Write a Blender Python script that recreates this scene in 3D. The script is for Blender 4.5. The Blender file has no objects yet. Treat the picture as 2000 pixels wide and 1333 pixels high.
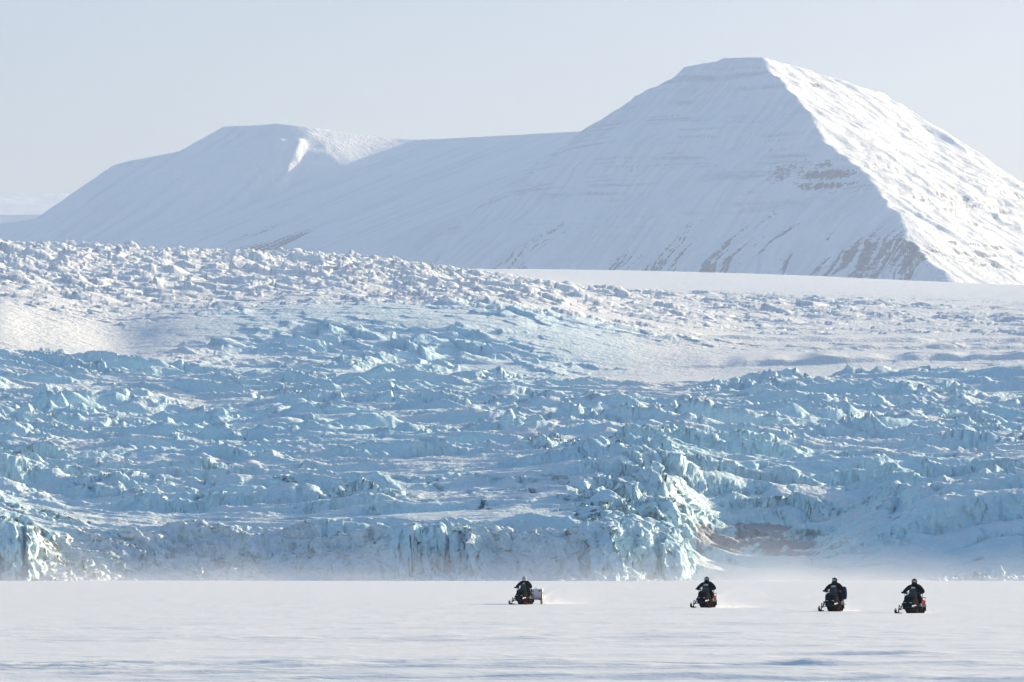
import bpy, bmesh, math, random
import numpy as np
from mathutils import Vector, Matrix

SC = bpy.context.scene
COL = SC.collection
R = math.radians
F = 11111.0            # focal length in photo pixels (200 mm on a 36 mm sensor, 2000 px wide)
CX, HY = 1000.0, 1112.0  # image column of the view axis, image row of the horizon
H = 2.15               # camera height in metres
f32 = np.float32

# ------------------------------------------------------------------ noise
def _perm(seed):
    rs = np.random.RandomState(seed)
    p = rs.permutation(256).astype(np.int32)
    return np.concatenate([p, p])
_PC = {}
def perm(seed):
    if seed not in _PC: _PC[seed] = _perm(seed)
    return _PC[seed]
_GA = np.linspace(0, 2*np.pi, 256, endpoint=False)
_GX, _GY = np.cos(_GA).astype(f32), np.sin(_GA).astype(f32)

def perlin(x, y, seed=0):
    """2D gradient noise, about -1..1"""
    p = perm(seed)
    xi = np.floor(x); yi = np.floor(y)
    xf = (x - xi).astype(f32); yf = (y - yi).astype(f32)
    X = xi.astype(np.int32) & 255; Y = yi.astype(np.int32) & 255
    X1 = (X + 1) & 255; Y1 = (Y + 1) & 255
    u = xf*xf*xf*(xf*(xf*6-15)+10); v = yf*yf*yf*(yf*(yf*6-15)+10)
    def g(a, b, dx, dy):
        h = p[p[a] + b]
        return _GX[h]*dx + _GY[h]*dy
    n00 = g(X, Y, xf, yf); n10 = g(X1, Y, xf-1, yf)
    n01 = g(X, Y1, xf, yf-1); n11 = g(X1, Y1, xf-1, yf-1)
    a = n00 + u*(n10-n00); b = n01 + u*(n11-n01)
    return (a + v*(b-a))*1.5

def fbm(x, y, seed=0, octv=4, gain=.5, lac=2.03):
    s = 0; a = 1.0; t = 0
    for i in range(octv):
        s = s + a*perlin(x + 17.3*i, y - 9.1*i, seed+i); t += a
        a *= gain; x = x*lac; y = y*lac
    return s/t

def ridged(x, y, seed=0, octv=3, gain=.5):
    s = 0; a = 1.0; t = 0
    for i in range(octv):
        s = s + a*(1 - np.minimum(1, np.abs(perlin(x+5.7*i, y+3.3*i, seed+i))*1.6))**1.6; t += a
        a *= gain; x = x*2.1; y = y*2.1
    return s/t

def worley(x, y, seed=0):
    """F1, F2, cell hash arrays (three), offset to nearest point"""
    p = perm(seed); q = perm(seed+101); w = perm(seed+202)
    xi = np.floor(x).astype(np.int32); yi = np.floor(y).astype(np.int32)
    F1 = np.full(x.shape, 9., f32); F2 = np.full(x.shape, 9., f32)
    hid = np.zeros(x.shape, np.int32); ox = np.zeros(x.shape, f32); oy = np.zeros(x.shape, f32)
    for dx in (-1, 0, 1):
        for dy in (-1, 0, 1):
            a = (xi+dx); b = (yi+dy)
            h = p[p[a & 255] + (b & 255)]
            rx = (a - x).astype(f32) + q[h]/f32(255.); ry = (b - y).astype(f32) + w[h]/f32(255.)
            d = rx*rx + ry*ry
            m = d < F1
            F2 = np.where(m, F1, np.minimum(F2, d))
            hid = np.where(m, h, hid); ox = np.where(m, rx, ox); oy = np.where(m, ry, oy)
            F1 = np.where(m, d, F1)
    h2 = w[hid]/f32(255.); h3 = q[w[hid]]/f32(255.); h1 = p[q[hid]]/f32(255.)
    return np.sqrt(F1), np.sqrt(F2), h1, h2, h3, ox, oy

def sstep(a, b, x):
    t = np.clip((x-a)/(b-a), 0, 1)
    return t*t*(3-2*t)

def smin(a, b, k):
    h = np.clip(.5 + .5*(b-a)/k, 0, 1)
    return b*(1-h) + a*h - k*h*(1-h)

class Table:
    """a control table over (photo column, distance) -> value, smoothed"""
    def __init__(self, P, D, V, blur=(2, 2), n=(220, 260)):
        P = np.array(P, float); D = np.array(D, float); V = np.array(V, float)
        self.p = np.linspace(P[0], P[-1], n[0]); self.ld = np.linspace(np.log(D[0]), np.log(D[-1]), n[1])
        A = np.stack([np.interp(self.p, P, row) for row in V])           # rows D
        B = np.stack([np.interp(self.ld, np.log(D), A[:, j]) for j in range(n[0])], 1)
        for ax, s in ((1, blur[0]), (0, blur[1])):
            if s > 0:
                k = np.exp(-.5*(np.arange(-3*int(s+1), 3*int(s+1)+1)/s)**2); k /= k.sum()
                m = len(k)//2
                pad = [(0, 0), (0, 0)]; pad[ax] = (m, m)
                Bp = np.pad(B, pad, mode='edge')
                B = np.apply_along_axis(lambda r: np.convolve(r, k, 'valid'), ax, Bp)
        self.B = B
    def __call__(self, px, d):
        n1, n0 = self.B.shape
        a = np.clip((px-self.p[0])/(self.p[1]-self.p[0]), 0, n0-1.001)
        b = np.clip((np.log(d)-self.ld[0])/(self.ld[1]-self.ld[0]), 0, n1-1.001)
        i = a.astype(np.int32); j = b.astype(np.int32); u = a-i; v = b-j
        B = self.B
        return ((B[j, i]*(1-u)+B[j, i+1]*u)*(1-v) + (B[j+1, i]*(1-u)+B[j+1, i+1]*u)*v)

# ------------------------------------------------------------------ mesh helpers
def grid_mesh(name, X, Y, Z, mat, attrs=None, wrap=False, smooth=True):
    n, m = Z.shape
    co = np.empty((n*m, 3), f32); co[:, 0] = X.ravel(); co[:, 1] = Y.ravel(); co[:, 2] = Z.ravel()
    mm = m if wrap else m-1
    i = (np.arange(n-1, dtype=np.int32)[:, None]*m); j = np.arange(mm, dtype=np.int32)[None, :]; j1 = (j+1) % m
    q = np.stack([i+j, i+j1, i+m+j1, i+m+j], -1).reshape(-1)
    nf = (n-1)*mm
    me = bpy.data.meshes.new(name)
    me.vertices.add(n*m); me.vertices.foreach_set('co', co.ravel())
    me.loops.add(nf*4); me.loops.foreach_set('vertex_index', q)
    me.polygons.add(nf); me.polygons.foreach_set('loop_start', np.arange(nf, dtype=np.int32)*4)
    if smooth: me.polygons.foreach_set('use_smooth', np.ones(nf, bool))
    for k, v in (attrs or {}).items():
        a = me.attributes.new(k, 'FLOAT', 'POINT'); a.data.foreach_set('value', v.astype(f32).ravel())
    me.materials.append(mat)
    me.update(calc_edges=True)
    o = bpy.data.objects.new(name, me); COL.objects.link(o)
    return o

def cols(lo, hi, n, far=None, nfar=26):
    c = np.linspace(lo, hi, n)
    if far:
        s = (hi-lo)/n*4
        e = s*(np.exp(np.linspace(0, np.log(1+far/s), nfar+1))-1)[1:]
        c = np.concatenate([lo-e[::-1], c, hi+e])
    return c

# ------------------------------------------------------------------ materials
def nodes(name):
    m = bpy.data.materials.new(name); m.use_nodes = True
    nt = m.node_tree; nt.nodes.clear()
    return m, nt, nt.nodes, nt.links

def N(nt, t, **kw):
    n = nt.nodes.new(t)
    for k, v in kw.items():
        if k in n.inputs: n.inputs[k].default_value = v
        else: setattr(n, k, v)
    return n

def mixcol(nt, fac, a, b):
    n = nt.nodes.new('ShaderNodeMix'); n.data_type = 'RGBA'
    for sock, v in ((0, fac), (6, a), (7, b)):
        if hasattr(v, 'links') or hasattr(v, 'is_output'): nt.links.new(v, n.inputs[sock])
        else: n.inputs[sock].default_value = v if sock == 0 else (*v, 1)
    return n.outputs[2]

def math_(nt, op, a, b=None, clamp=False):
    n = nt.nodes.new('ShaderNodeMath'); n.operation = op; n.use_clamp = clamp
    for i, v in enumerate((a, b)):
        if v is None: continue
        if hasattr(v, 'is_output'): nt.links.new(v, n.inputs[i])
        else: n.inputs[i].default_value = v
    return n.outputs[0]

SNOW = (.84, .835, .83)
def terrain_mat(name, bump=.5, bscale=1.0, ice=(.40, .64, .76), rock=None, snow=SNOW, xyz=(1, 1, 1)):
    m, nt, nd, lk = nodes(name)
    out = N(nt, 'ShaderNodeOutputMaterial'); bs = N(nt, 'ShaderNodeBsdfPrincipled')
    bs.inputs['Roughness'].default_value = .65
    bs.inputs['Specular IOR Level'].default_value = .25
    lk.new(bs.outputs[0], out.inputs[0])
    tc = N(nt, 'ShaderNodeTexCoord')
    mp = N(nt, 'ShaderNodeMapping'); mp.inputs['Scale'].default_value = xyz
    lk.new(tc.outputs['Object'], mp.inputs['Vector'])
    n1 = N(nt, 'ShaderNodeTexNoise', Scale=.9*bscale, Detail=6, Roughness=.62)
    lk.new(mp.outputs[0], n1.inputs['Vector'])
    n2 = N(nt, 'ShaderNodeTexNoise', Scale=.23*bscale, Detail=4, Roughness=.6)
    lk.new(mp.outputs[0], n2.inputs['Vector'])
    col = snow
    at = N(nt, 'ShaderNodeAttribute', attribute_name='ice')
    d = math_(nt, 'MULTIPLY', math_(nt, 'SUBTRACT', n1.outputs[0], .5), .9)
    fac = math_(nt, 'ADD', at.outputs['Fac'], math_(nt, 'MULTIPLY', d, math_(nt, 'MULTIPLY', at.outputs['Fac'], 1.6, True)), True)
    c = mixcol(nt, fac, snow, ice)
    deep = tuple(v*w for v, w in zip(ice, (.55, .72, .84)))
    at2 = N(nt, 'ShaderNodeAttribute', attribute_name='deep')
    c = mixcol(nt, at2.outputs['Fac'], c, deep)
    if rock:
        ar = N(nt, 'ShaderNodeAttribute', attribute_name='rock')
        n3 = N(nt, 'ShaderNodeTexNoise', Scale=.55*bscale, Detail=7, Roughness=.74)
        lk.new(mp.outputs[0], n3.inputs['Vector'])
        f = math_(nt, 'ADD', ar.outputs['Fac'], math_(nt, 'MULTIPLY', math_(nt, 'SUBTRACT', n3.outputs[0], .5), 1.5))
        rmp = N(nt, 'ShaderNodeMapRange'); rmp.inputs[1].default_value = .40; rmp.inputs[2].default_value = .58
        lk.new(f, rmp.inputs[0])
        rv = mixcol(nt, n1.outputs[0], tuple(v*.75 for v in rock), tuple(v*1.3 for v in rock))
        c = mixcol(nt, rmp.outputs[0], c, rv)
    lk.new(c, bs.inputs['Base Color'])
    bp = N(nt, 'ShaderNodeBump', Strength=bump, Distance=.6/bscale)
    hh = math_(nt, 'ADD', n1.outputs[0], math_(nt, 'MULTIPLY', n2.outputs[0], 1.5))
    lk.new(hh, bp.inputs['Height']); lk.new(bp.outputs[0], bs.inputs['Normal'])
    return m

def tag(o, label=None, cat=None, group=None, kind=None):
    if label: o['label'] = label
    if cat: o['category'] = cat
    if group: o['group'] = group
    if kind: o['kind'] = kind
    return o

# ================================================================== SNOW PLAIN
def plain_h(x, y):
    r = np.hypot(x, y)
    wy = 1.6*perlin(x/24., y/23., 12)
    a = .035*fbm(x/30., y/9., 11, 3)
    rd = ridged((x + 2*wy)/13., (y + wy + .05*x)/2.6, 19, 3)              # wind-cut drifts lying across the view
    m = sstep(-.05, .6, perlin(x/38., y/12., 23) + .10)
    a = a + .13*(rd-.4)*m + .036*(ridged((x+wy)/5.5, y/1.3, 28, 2)-.4)*sstep(-.2, .4, perlin(x/21., y/8., 29))
    m2 = np.clip(1.5 - r/330., .6, 1.2)
    return 1.9*a*m2*sstep(5, 60, r)

def build_plain():
    th_f = np.arctan((np.linspace(-200, 2200, 1250)-CX)/F)
    s = th_f[-1]
    ext = np.concatenate([s*1.15**np.arange(1, 22)])
    ext = ext[ext < R(178)]
    th = np.concatenate([-ext[::-1], th_f, ext])
    r = np.concatenate([np.array([.3, 3., 12, 30, 50, 70, 85]), 1/np.linspace(1/95., 1/1100., 640),
                        np.array([1200, 1500, 2200, 3500, 6000, 9000, 14000.])])
    TH, RR = np.meshgrid(th, r)
    X = RR*np.sin(TH); Y = RR*np.cos(TH)
    fade = np.clip(1.3 - np.abs(TH)/(s*1.6), 0, 1)
    Z = plain_h(X, Y)*fade
    Z = np.where(RR > 1105, -1.5, Z)
    o = grid_mesh('snow_plain', X, Y, Z, M['plain'], None, wrap=True)
    tag(o, 'flat white snow covered plain in the foreground with wind ripples', None, None, 'structure')

# ================================================================== GLACIER
PC = [0, 200, 400, 600, 800, 1000, 1150, 1300, 1370, 1450, 1600, 1800, 2000]
D_LOW = [1040, 1060, 1100, 1170, 1186, 1202, 1250, 1350, 1500, 1650, 1800, 1950, 2060, 2200]
V_LOW = [
 [1040,1080,1070,1062,1048,1038,1035,1045,1120,1126,1126,1108,1098],
 [1020,1065,1062,1055,1040,1030,1030,1040,1108,1117,1118,1062,1042],
 [ 990,1030,1035,1030,1018,1000, 990, 995,1072,1092,1085, 985, 955],
 [ 965, 985, 990, 990, 975, 955, 935, 925,1030,1066,1058, 955, 930],
 [ 955, 970, 975, 975, 960, 940, 922, 914, 990,1056,1040, 948, 926],
 [ 948, 962, 965, 960, 950, 932, 908, 902, 925, 955, 975, 940, 922],
 [ 930, 935, 938, 932, 922, 912, 885, 878, 905, 920, 935, 930, 920],
 [ 888, 890, 892, 882, 875, 865, 858, 858, 868, 876, 882, 885, 880],
 [ 832, 842, 845, 828, 820, 815, 815, 820, 822, 826, 828, 838, 852],
 [ 780, 800, 808, 788, 778, 776, 780, 786, 786, 786, 786, 788, 790],
 [ 732, 746, 754, 746, 746, 755, 765, 768, 764, 760, 756, 752, 752],
 [ 692, 700, 710, 719, 727, 736, 745, 749, 749, 748, 743, 735, 729],
 [ 697, 704, 715, 724, 732, 741, 750, 752, 752, 750, 748, 740, 734],
 [ 730, 735, 745, 755, 762, 770, 778, 780, 780, 780, 775, 770, 765]]
D_UP = [2080, 2250, 2310, 2375, 2450, 2900, 3450, 4000, 4600, 5200, 5600, 6500, 8000, 8600]
PU = [0, 200, 400, 600, 800, 1000, 1150, 1300, 1450, 1600, 1800, 2000]
V_UP = [
 [712,716,722,728,736,746,752,752,750,746,740,736],
 [690,697,708,716,722,735,740,738,735,730,724,722],
 [662,680,690,692,692,694,708,716,712,707,704,704],
 [626,650,648,642,640,646,664,684,692,694,694,694],
 [592,616,610,601,598,606,632,658,674,678,678,680],
 [562,590,592,588,586,590,613,636,655,656,656,658],
 [542,564,571,569,571,578,598,613,630,636,636,636],
 [522,536,546,546,551,561,581,593,604,611,613,614],
 [503,511,521,524,530,549,569,579,586,589,593,596],
 [489,494,501,507,521,546,563,571,574,578,583,588],
 [483,488,494,502,518,544,561,566,569,573,578,584],
 [493,498,504,512,528,540,544,547,550,554,560,568],
 [540,538,535,532,525,523,524,527,531,537,547,556],
 [640,640,640,640,640,640,640,640,640,640,640,640]]
# roughness (metres of relief) and how much bare ice shows
D_A = [1040, 1100, 1200, 1300, 1500, 1700, 1800, 1950, 2100]
A_LOW = [
 [1.0, .5, .6, .5, .6, .6, .7, .7, .2, .15, .18, .3, .4],
 [1.2,1.0,1.0,1.0,1.0,1.0,1.1,1.1, .5, .6, .8, 1.0, 1.0],
 [1.2,1.3,1.2,1.1,1.1,1.1,1.2,1.2,1.1,1.2, 1.2, 1.2, 1.2],
 [1.3,1.3,1.2,1.1,1.1,1.1,1.1,1.1,1.1,1.15,1.15,1.1,1.1],
 [1.2, .6,1.0,1.1,1.2,1.1,1.1,1.1,1.1,1.1,1.1,1.1,1.1],
 [1.1,1.0,1.0,1.2,1.2,1.0, .6, .4, .7,1.0,1.1,1.1,1.1],
 [1.1,1.1,1.0,1.1,1.1,1.0, .5, .35,.6,1.0,1.0,1.0,1.0],
 [1.0,1.0,1.0,1.0,1.0, .9, .6, .5, .6, .8, .9, .9, .9],
 [ .5, .5, .5, .5, .5, .5, .4, .4, .4, .5, .5, .5, .5]]
D_B = [2080, 2250, 2320, 2390, 2470, 2850, 3400, 4000, 4600, 5200, 5600, 6000, 8000]
A_UP = [
 [.08,.10,.20,.30,.40,.40,.30,.15,.10,.08,.08,.08],
 [.06,.08,.45,.60,.80,.80,.60,.20,.10,.08,.08,.08],
 [.05,.10,.70,.9,1.0,1.1,.90,.35,.12,.08,.08,.08],
 [.05,.15,.8,1.0,1.1,1.1,.90,.45,.15,.08,.08,.10],
 [.10,.40,.7,.8,.9,1.0,.80,.50,.20,.12,.12,.15],
 [.5,.7,.5,.4,.5,.7,.6,.5,.30,.20,.20,.30],
 [.9,1.0,.9,.8,.9,.9,.7,.6,.55,.45,.45,.55],
 [1.1,1.2,1.2,1.2,1.2,1.0,.8,.6,.6,.55,.5,.5],
 [1.2,1.2,1.2,1.2,1.2,.9,.6,.6,.6,.5,.4,.25],
 [1.2,1.2,1.2,1.2,1.1,.5,.3,.3,.3,.2,.1,.06],
 [1.1,1.1,1.1,1.1,1.0,.2,.1,.06,.06,.06,.05,.05],
 [1.0,1.0,1.0,1.0,.8,.08,.05,.05,.05,.05,.05,.05],
 [.3,.3,.3,.3,.2,.04,.04,.04,.04,.04,.04,.04]]

def slope_of(X, Y, Z):
    """steepness from the grid itself (rows = distance, columns = bearing)"""
    zx = np.gradient(Z, axis=1)/np.maximum(np.gradient(X, axis=1), 1e-3)
    zy = (np.gradient(Z, axis=0) - zx*np.gradient(X, axis=0))/np.maximum(np.gradient(Y, axis=0), 1e-3)
    return zx, zy

def build_glacier():
    px = cols(-170, 2170, 1300, 2600, 16)
    d = np.concatenate([np.arange(1012, 1034, .6), np.arange(1034, 1066, .2), np.arange(1066, 1130, .36), np.arange(1130, 1320, .62), np.arange(1320, 2000, 1.15),
                        np.arange(2000, 2200, 6)])
    P, Dm = np.meshgrid(px, d)
    X = (P-CX)/F*Dm; Y = Dm
    tz = Table(PC, D_LOW, V_LOW, (1.6, 1.6)); ta = Table(PC, D_A, A_LOW, (3, 2))
    Zt = H + Dm*(HY - tz(P, Dm))/F
    A = ta(P, Dm)
    A = A*np.clip(1.25 - np.maximum(np.abs(P-1000)-1150, 0)/900, 0, 1)
    # domain warp
    wx = 5*perlin(X/31., Y/31., 31) + 2*perlin(X/11., Y/11., 32); wy = 5*perlin(X/29., Y/33., 33) + 2*perlin(X/12., Y/10., 34)
    xs, ys = X+wx, Y+wy
    flow = ys + .22*xs + 46*fbm(X/150., Y/170., 78, 2)
    big = fbm(X/90., Y/60., 35, 2)
    mod = sstep(-.5, .5, fbm(X/70., Y/110., 45, 2))           # calmer and rougher stretches
    R1 = ridged(xs/58., flow/21., 36, 2)                      # long transverse ice waves
    R2 = ridged(xs/27. + .4*perlin(X/40., Y/40., 37), flow/15., 38, 3, .4)   # hummocks and fins
    F1, F2, h1, h2, h3, ox, oy = worley(xs/11., flow/8.0, 41)
    crev = 1 - sstep(.0, .13, F2-F1)
    blk = (h1-.4)*2.0 + (h2-.5)*ox*4.0 + (h3-.5)*oy*3.0
    G1, G2, g1, g2, g3, px2, py2 = worley(xs/4.2 + .3*wx, ys/4.2, 42)
    blk2 = (g1-.5)*.5 + (g2-.5)*px2*1.5 + (g3-.5)*py2*1.5
    act = sstep(.05, .6, perlin(X/48., Y/36., 43) + .12)      # broken patches among calmer ones
    crk = ridged((X*.80 + Y*.60)/26. + .25*perlin(X/14., Y/14., 39), (Y*.8 - X*.6)/160., 40, 1)
    crz = sstep(700, 820, P)*(1-sstep(1120, 1230, P))*sstep(1075, 1100, Dm)*(1-sstep(1270, 1330, Dm))
    crack = sstep(.93, .985, crk)*crz*sstep(-.3, .2, perlin(X/30., Y/30., 57)+.1)
    # ledges: steep toward the fjord, gently falling behind, starting and ending along their length
    ph = flow/27. + 1.1*fbm(X/95., Y/70., 65, 2)
    u = ph - np.floor(ph); row = np.floor(ph)
    saw = np.where(u < .22, sstep(0, .22, u), 1-(u-.22)/.78)
    lw = sstep(-.25, .4, perlin(X/42. + row*7.31, row*3.7, 66))
    ph2 = flow/11. + .9*fbm(X/40., Y/30., 67, 2) + .02*X
    u2 = ph2 - np.floor(ph2); row2 = np.floor(ph2)
    saw2 = np.where(u2 < .25, sstep(0, .25, u2), 1-(u2-.25)/.75)
    lw2 = sstep(-.1, .5, perlin(X/17. + row2*5.17, row2*2.3, 68))
    rel = (R1-.5)*2.6 + (saw-.45)*4.0*lw + (saw2-.45)*1.3*lw2 + (R2-.45)*(1.0+2.6*mod*act + 2.8*mod) + act*(blk*.75 - crev*1.0) + (.2+.8*act)*blk2*.32*(.3+mod) + .35*fbm(X/3.2, Y/4., 44, 4)
    bnd = sstep(-.35, .3, fbm((.42*X + Y + wx)/48., X/190. + wy/60., 88, 3) + .08)   # flow bands, rough and calm
    fill = -.9 - 1.1*bnd + 1.7*fbm(X/60., Y/45., 69, 3) + .5*perlin(X/17., Y/21., 73)
    fill = fill - 1.5*sstep(1380, 1480, P)*(1-sstep(1250, 1330, Dm))
    rel = -smin(-rel, -fill, .9)                              # drifted snow levels the hollows
    filled = sstep(-.25, .35, fill-rel+.3)
    rel = rel + .14*(ridged(xs/6.5, flow/2.7, 84, 2)-.4)*(1-.5*filled) + .14*fbm(X/1.6, Y/1.9, 87, 2)
    rel = rel*A*(1-.55*crz)*(.4+.95*bnd) + big*1.5*np.minimum(A, 1) - 2.6*crack
    # front: where the ice cliff stands, with columns broken out of it
    fr = np.interp(P, [-300, 0, 60, 130, 300, 480, 620, 780, 900, 1000, 1130, 1180, 1330, 1362, 1400, 1700, 2000, 2300],
                   [1040, 1040, 1043, 1050, 1056, 1056, 1052, 1047, 1047, 1046, 1041, 1041, 1049, 1056, 1046, 1046, 1046, 1046])
    width = np.interp(P, [-300, 0, 60, 140, 300, 560, 680, 800, 980, 1100, 1340, 1375, 1450, 1700, 2000, 2300],
                      [12, 9, 12, 24, 27, 26, 20, 7, 17, 16, 8, 16, 40, 45, 30, 30])
    cl, c2, e1, e2, e3, ex, ey = worley(xs/5.5, ys/30., 47)
    m1, m2, j1, j2, j3, fx, fy = worley(xs/2.1, ys/14., 48)
    width = width*(1 + .45*fbm(X/19., X*0+2.2, 85, 2))
    sharp = sstep(15.5, 8, width)
    fr = fr + sharp*((e1-.5)*8.5 + (e2-.5)*ex*7 + (j1-.5)*3.2 + 2.5*perlin(X/17., X*0+3.1, 49)) + (1-sharp)*3*fbm(X/12., Y/18., 50, 3)
    t = np.clip((Dm-fr)/width, 0, 1)
    prof = sharp*np.minimum(1, .30*t + .70*sstep(.10, .75, t)) + (1-sharp)*t**.75
    # ledges of the tall broken promontory (right flank turned to the sun)
    pr = sstep(1090, 1180, P)*(1-sstep(1335, 1372, P + 10*perlin(X/4., Y/9., 51)))*sstep(1046, 1060, Dm)*(1-sstep(1150, 1230, Dm))
    lz = (Zt + rel*.6)/3.4 + .9*perlin(X/6., Y/7., 52)
    ter = (np.floor(lz) + sstep(.45, .95, lz-np.floor(lz)) - lz)*3.4
    pil = (e1-.4)*4.2*(1-sstep(.0, .9, cl)) + (h1-.4)*3.0 + (g1-.4)*1.6 - 2.2*(1-sstep(0, .10, F2-F1))
    Z = Zt + rel*np.clip(.25+t, 0, 1) + pr*(ter*.6 + pil - .9)
    Z = Z*prof - (1-t)*.9
    # ledges and hummocks on the snow-plastered ramp
    rp = (1-sharp)*np.clip(t*4, 0, 1)*(1-sstep(.9, 1.6, (Dm-fr)/width))*(P < 1150)
    Z = Z + rp*(1.9*(ridged(X/10. + .5*wx/5, (Y + .35*X)/5.0, 63, 3)-.5) + .9*(g1-.5))
    # rubble at the foot
    fo = np.exp(-((Dm-fr+2)/9.)**2)*np.clip(.30+np.maximum.reduce([np.exp(-((P-170)/80.)**2), np.exp(-((P-430)/55.)**2)*1.2,
              np.exp(-((P-860)/90.)**2)*.8, np.exp(-((P-1200)/130.)**2)*.7, np.exp(-((P-1950)/120.)**2)*.7]), 0, 1.2)
    s1, s2, q1, q2, q3, sx, sy = worley(X/.9, Y/2., 53)
    z1, z2, y1, y2, y3, zx_, zy_ = worley(X/2.1, Y/3.6, 98)
    Z = Z + fo*(1.3 + 1.5*(q1-.3)*(1-sstep(.1, .6, s1)) + 2.2*(y1-.35)*(1-sstep(.1, .7, z1)) + .7*fbm(X/3., Y/4., 54, 2))*np.clip((Dm-1020)/10, 0, 1)
    Z = np.where(Dm < 1014, -2., Z)
    zx, zy = slope_of(X, Y, Z)
    st = np.hypot(zx, zy)
    cov = fbm(X/14., Y/14., 55, 4)
    # break the cliff faces up sideways, not only in height
    face = sstep(.6, 1.6, st)*np.minimum(A, 1)*(Dm < 1330)
    nx = zx/np.maximum(st, .05); ny = zy/np.maximum(st, .05)
    b1, b2, ba, bb_, bc, bdx, bdy = worley(X/3.2 + Y/6.5, Z/7.5 + .3*wx, 74)
    bw1, bw2, wa, wb, wc, wdx, wdy = worley(X/1.1 + Y/2., Z/1.7, 75)
    push = (ba-.5)*1.7 + (bb_-.5)*bdx*2.6 + (wa-.5)*.4 + .9*fbm(X/1.6, Z/2.6, 79, 3) - .7*(1-sstep(0, .12, b2-b1))*sstep(.4, .6, bc)
    Y = Y + face*ny*push; X = X + face*nx*push*.9
    Y = Y + face*(1.1*fbm(X/2.4, Z/1.7, 58, 3) + .5*perlin(X/.9, Z/.8, 59))
    X = X + face*.45*fbm(Z/1.6 + 3., X/1.9, 60, 3)
    ice = sstep(.22, .95, st + .35*cov)*.95*(1-.55*filled) + .24*sstep(.2, .7, A) + .35*sstep(-.2, .5, perlin(X/120., Y/80., 56))*sstep(.1, .6, A)
    ice = ice*sstep(.05, .5, A) + .0
    ice = np.clip(ice*(.75+.5*sharp*(t < 1)), 0, 1)
    ice = ice*(1-.6*(1-sharp)*(Dm < fr+width*1.1)*(P < 1340))
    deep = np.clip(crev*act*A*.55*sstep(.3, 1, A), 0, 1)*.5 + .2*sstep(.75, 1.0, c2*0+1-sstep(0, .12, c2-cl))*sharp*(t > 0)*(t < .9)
    pyv = HY - (Z-H)/Dm*F
    grit = .8 + .9*fbm(X/3.5, Y/6., 76, 4) + .5*perlin(X/9., Y/30., 77)
    dirt = np.clip(grit, .35, 1)*sstep(1340, 1362, P)*(1-sstep(1530, 1760, P + 40*cov))*sstep(1012, 1030, pyv + 14*cov - 6*sstep(1500, 1700, P)*5)*(1-sstep(1072, 1092, pyv + 10*cov - (P-1330)*.03))*(Dm > 1090)
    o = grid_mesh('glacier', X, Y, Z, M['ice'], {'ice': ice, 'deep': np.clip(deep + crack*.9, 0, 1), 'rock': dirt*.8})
    tag(o, 'crevassed pale blue glacier tongue with broken ice front behind the plain', None, None, 'structure')

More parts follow.
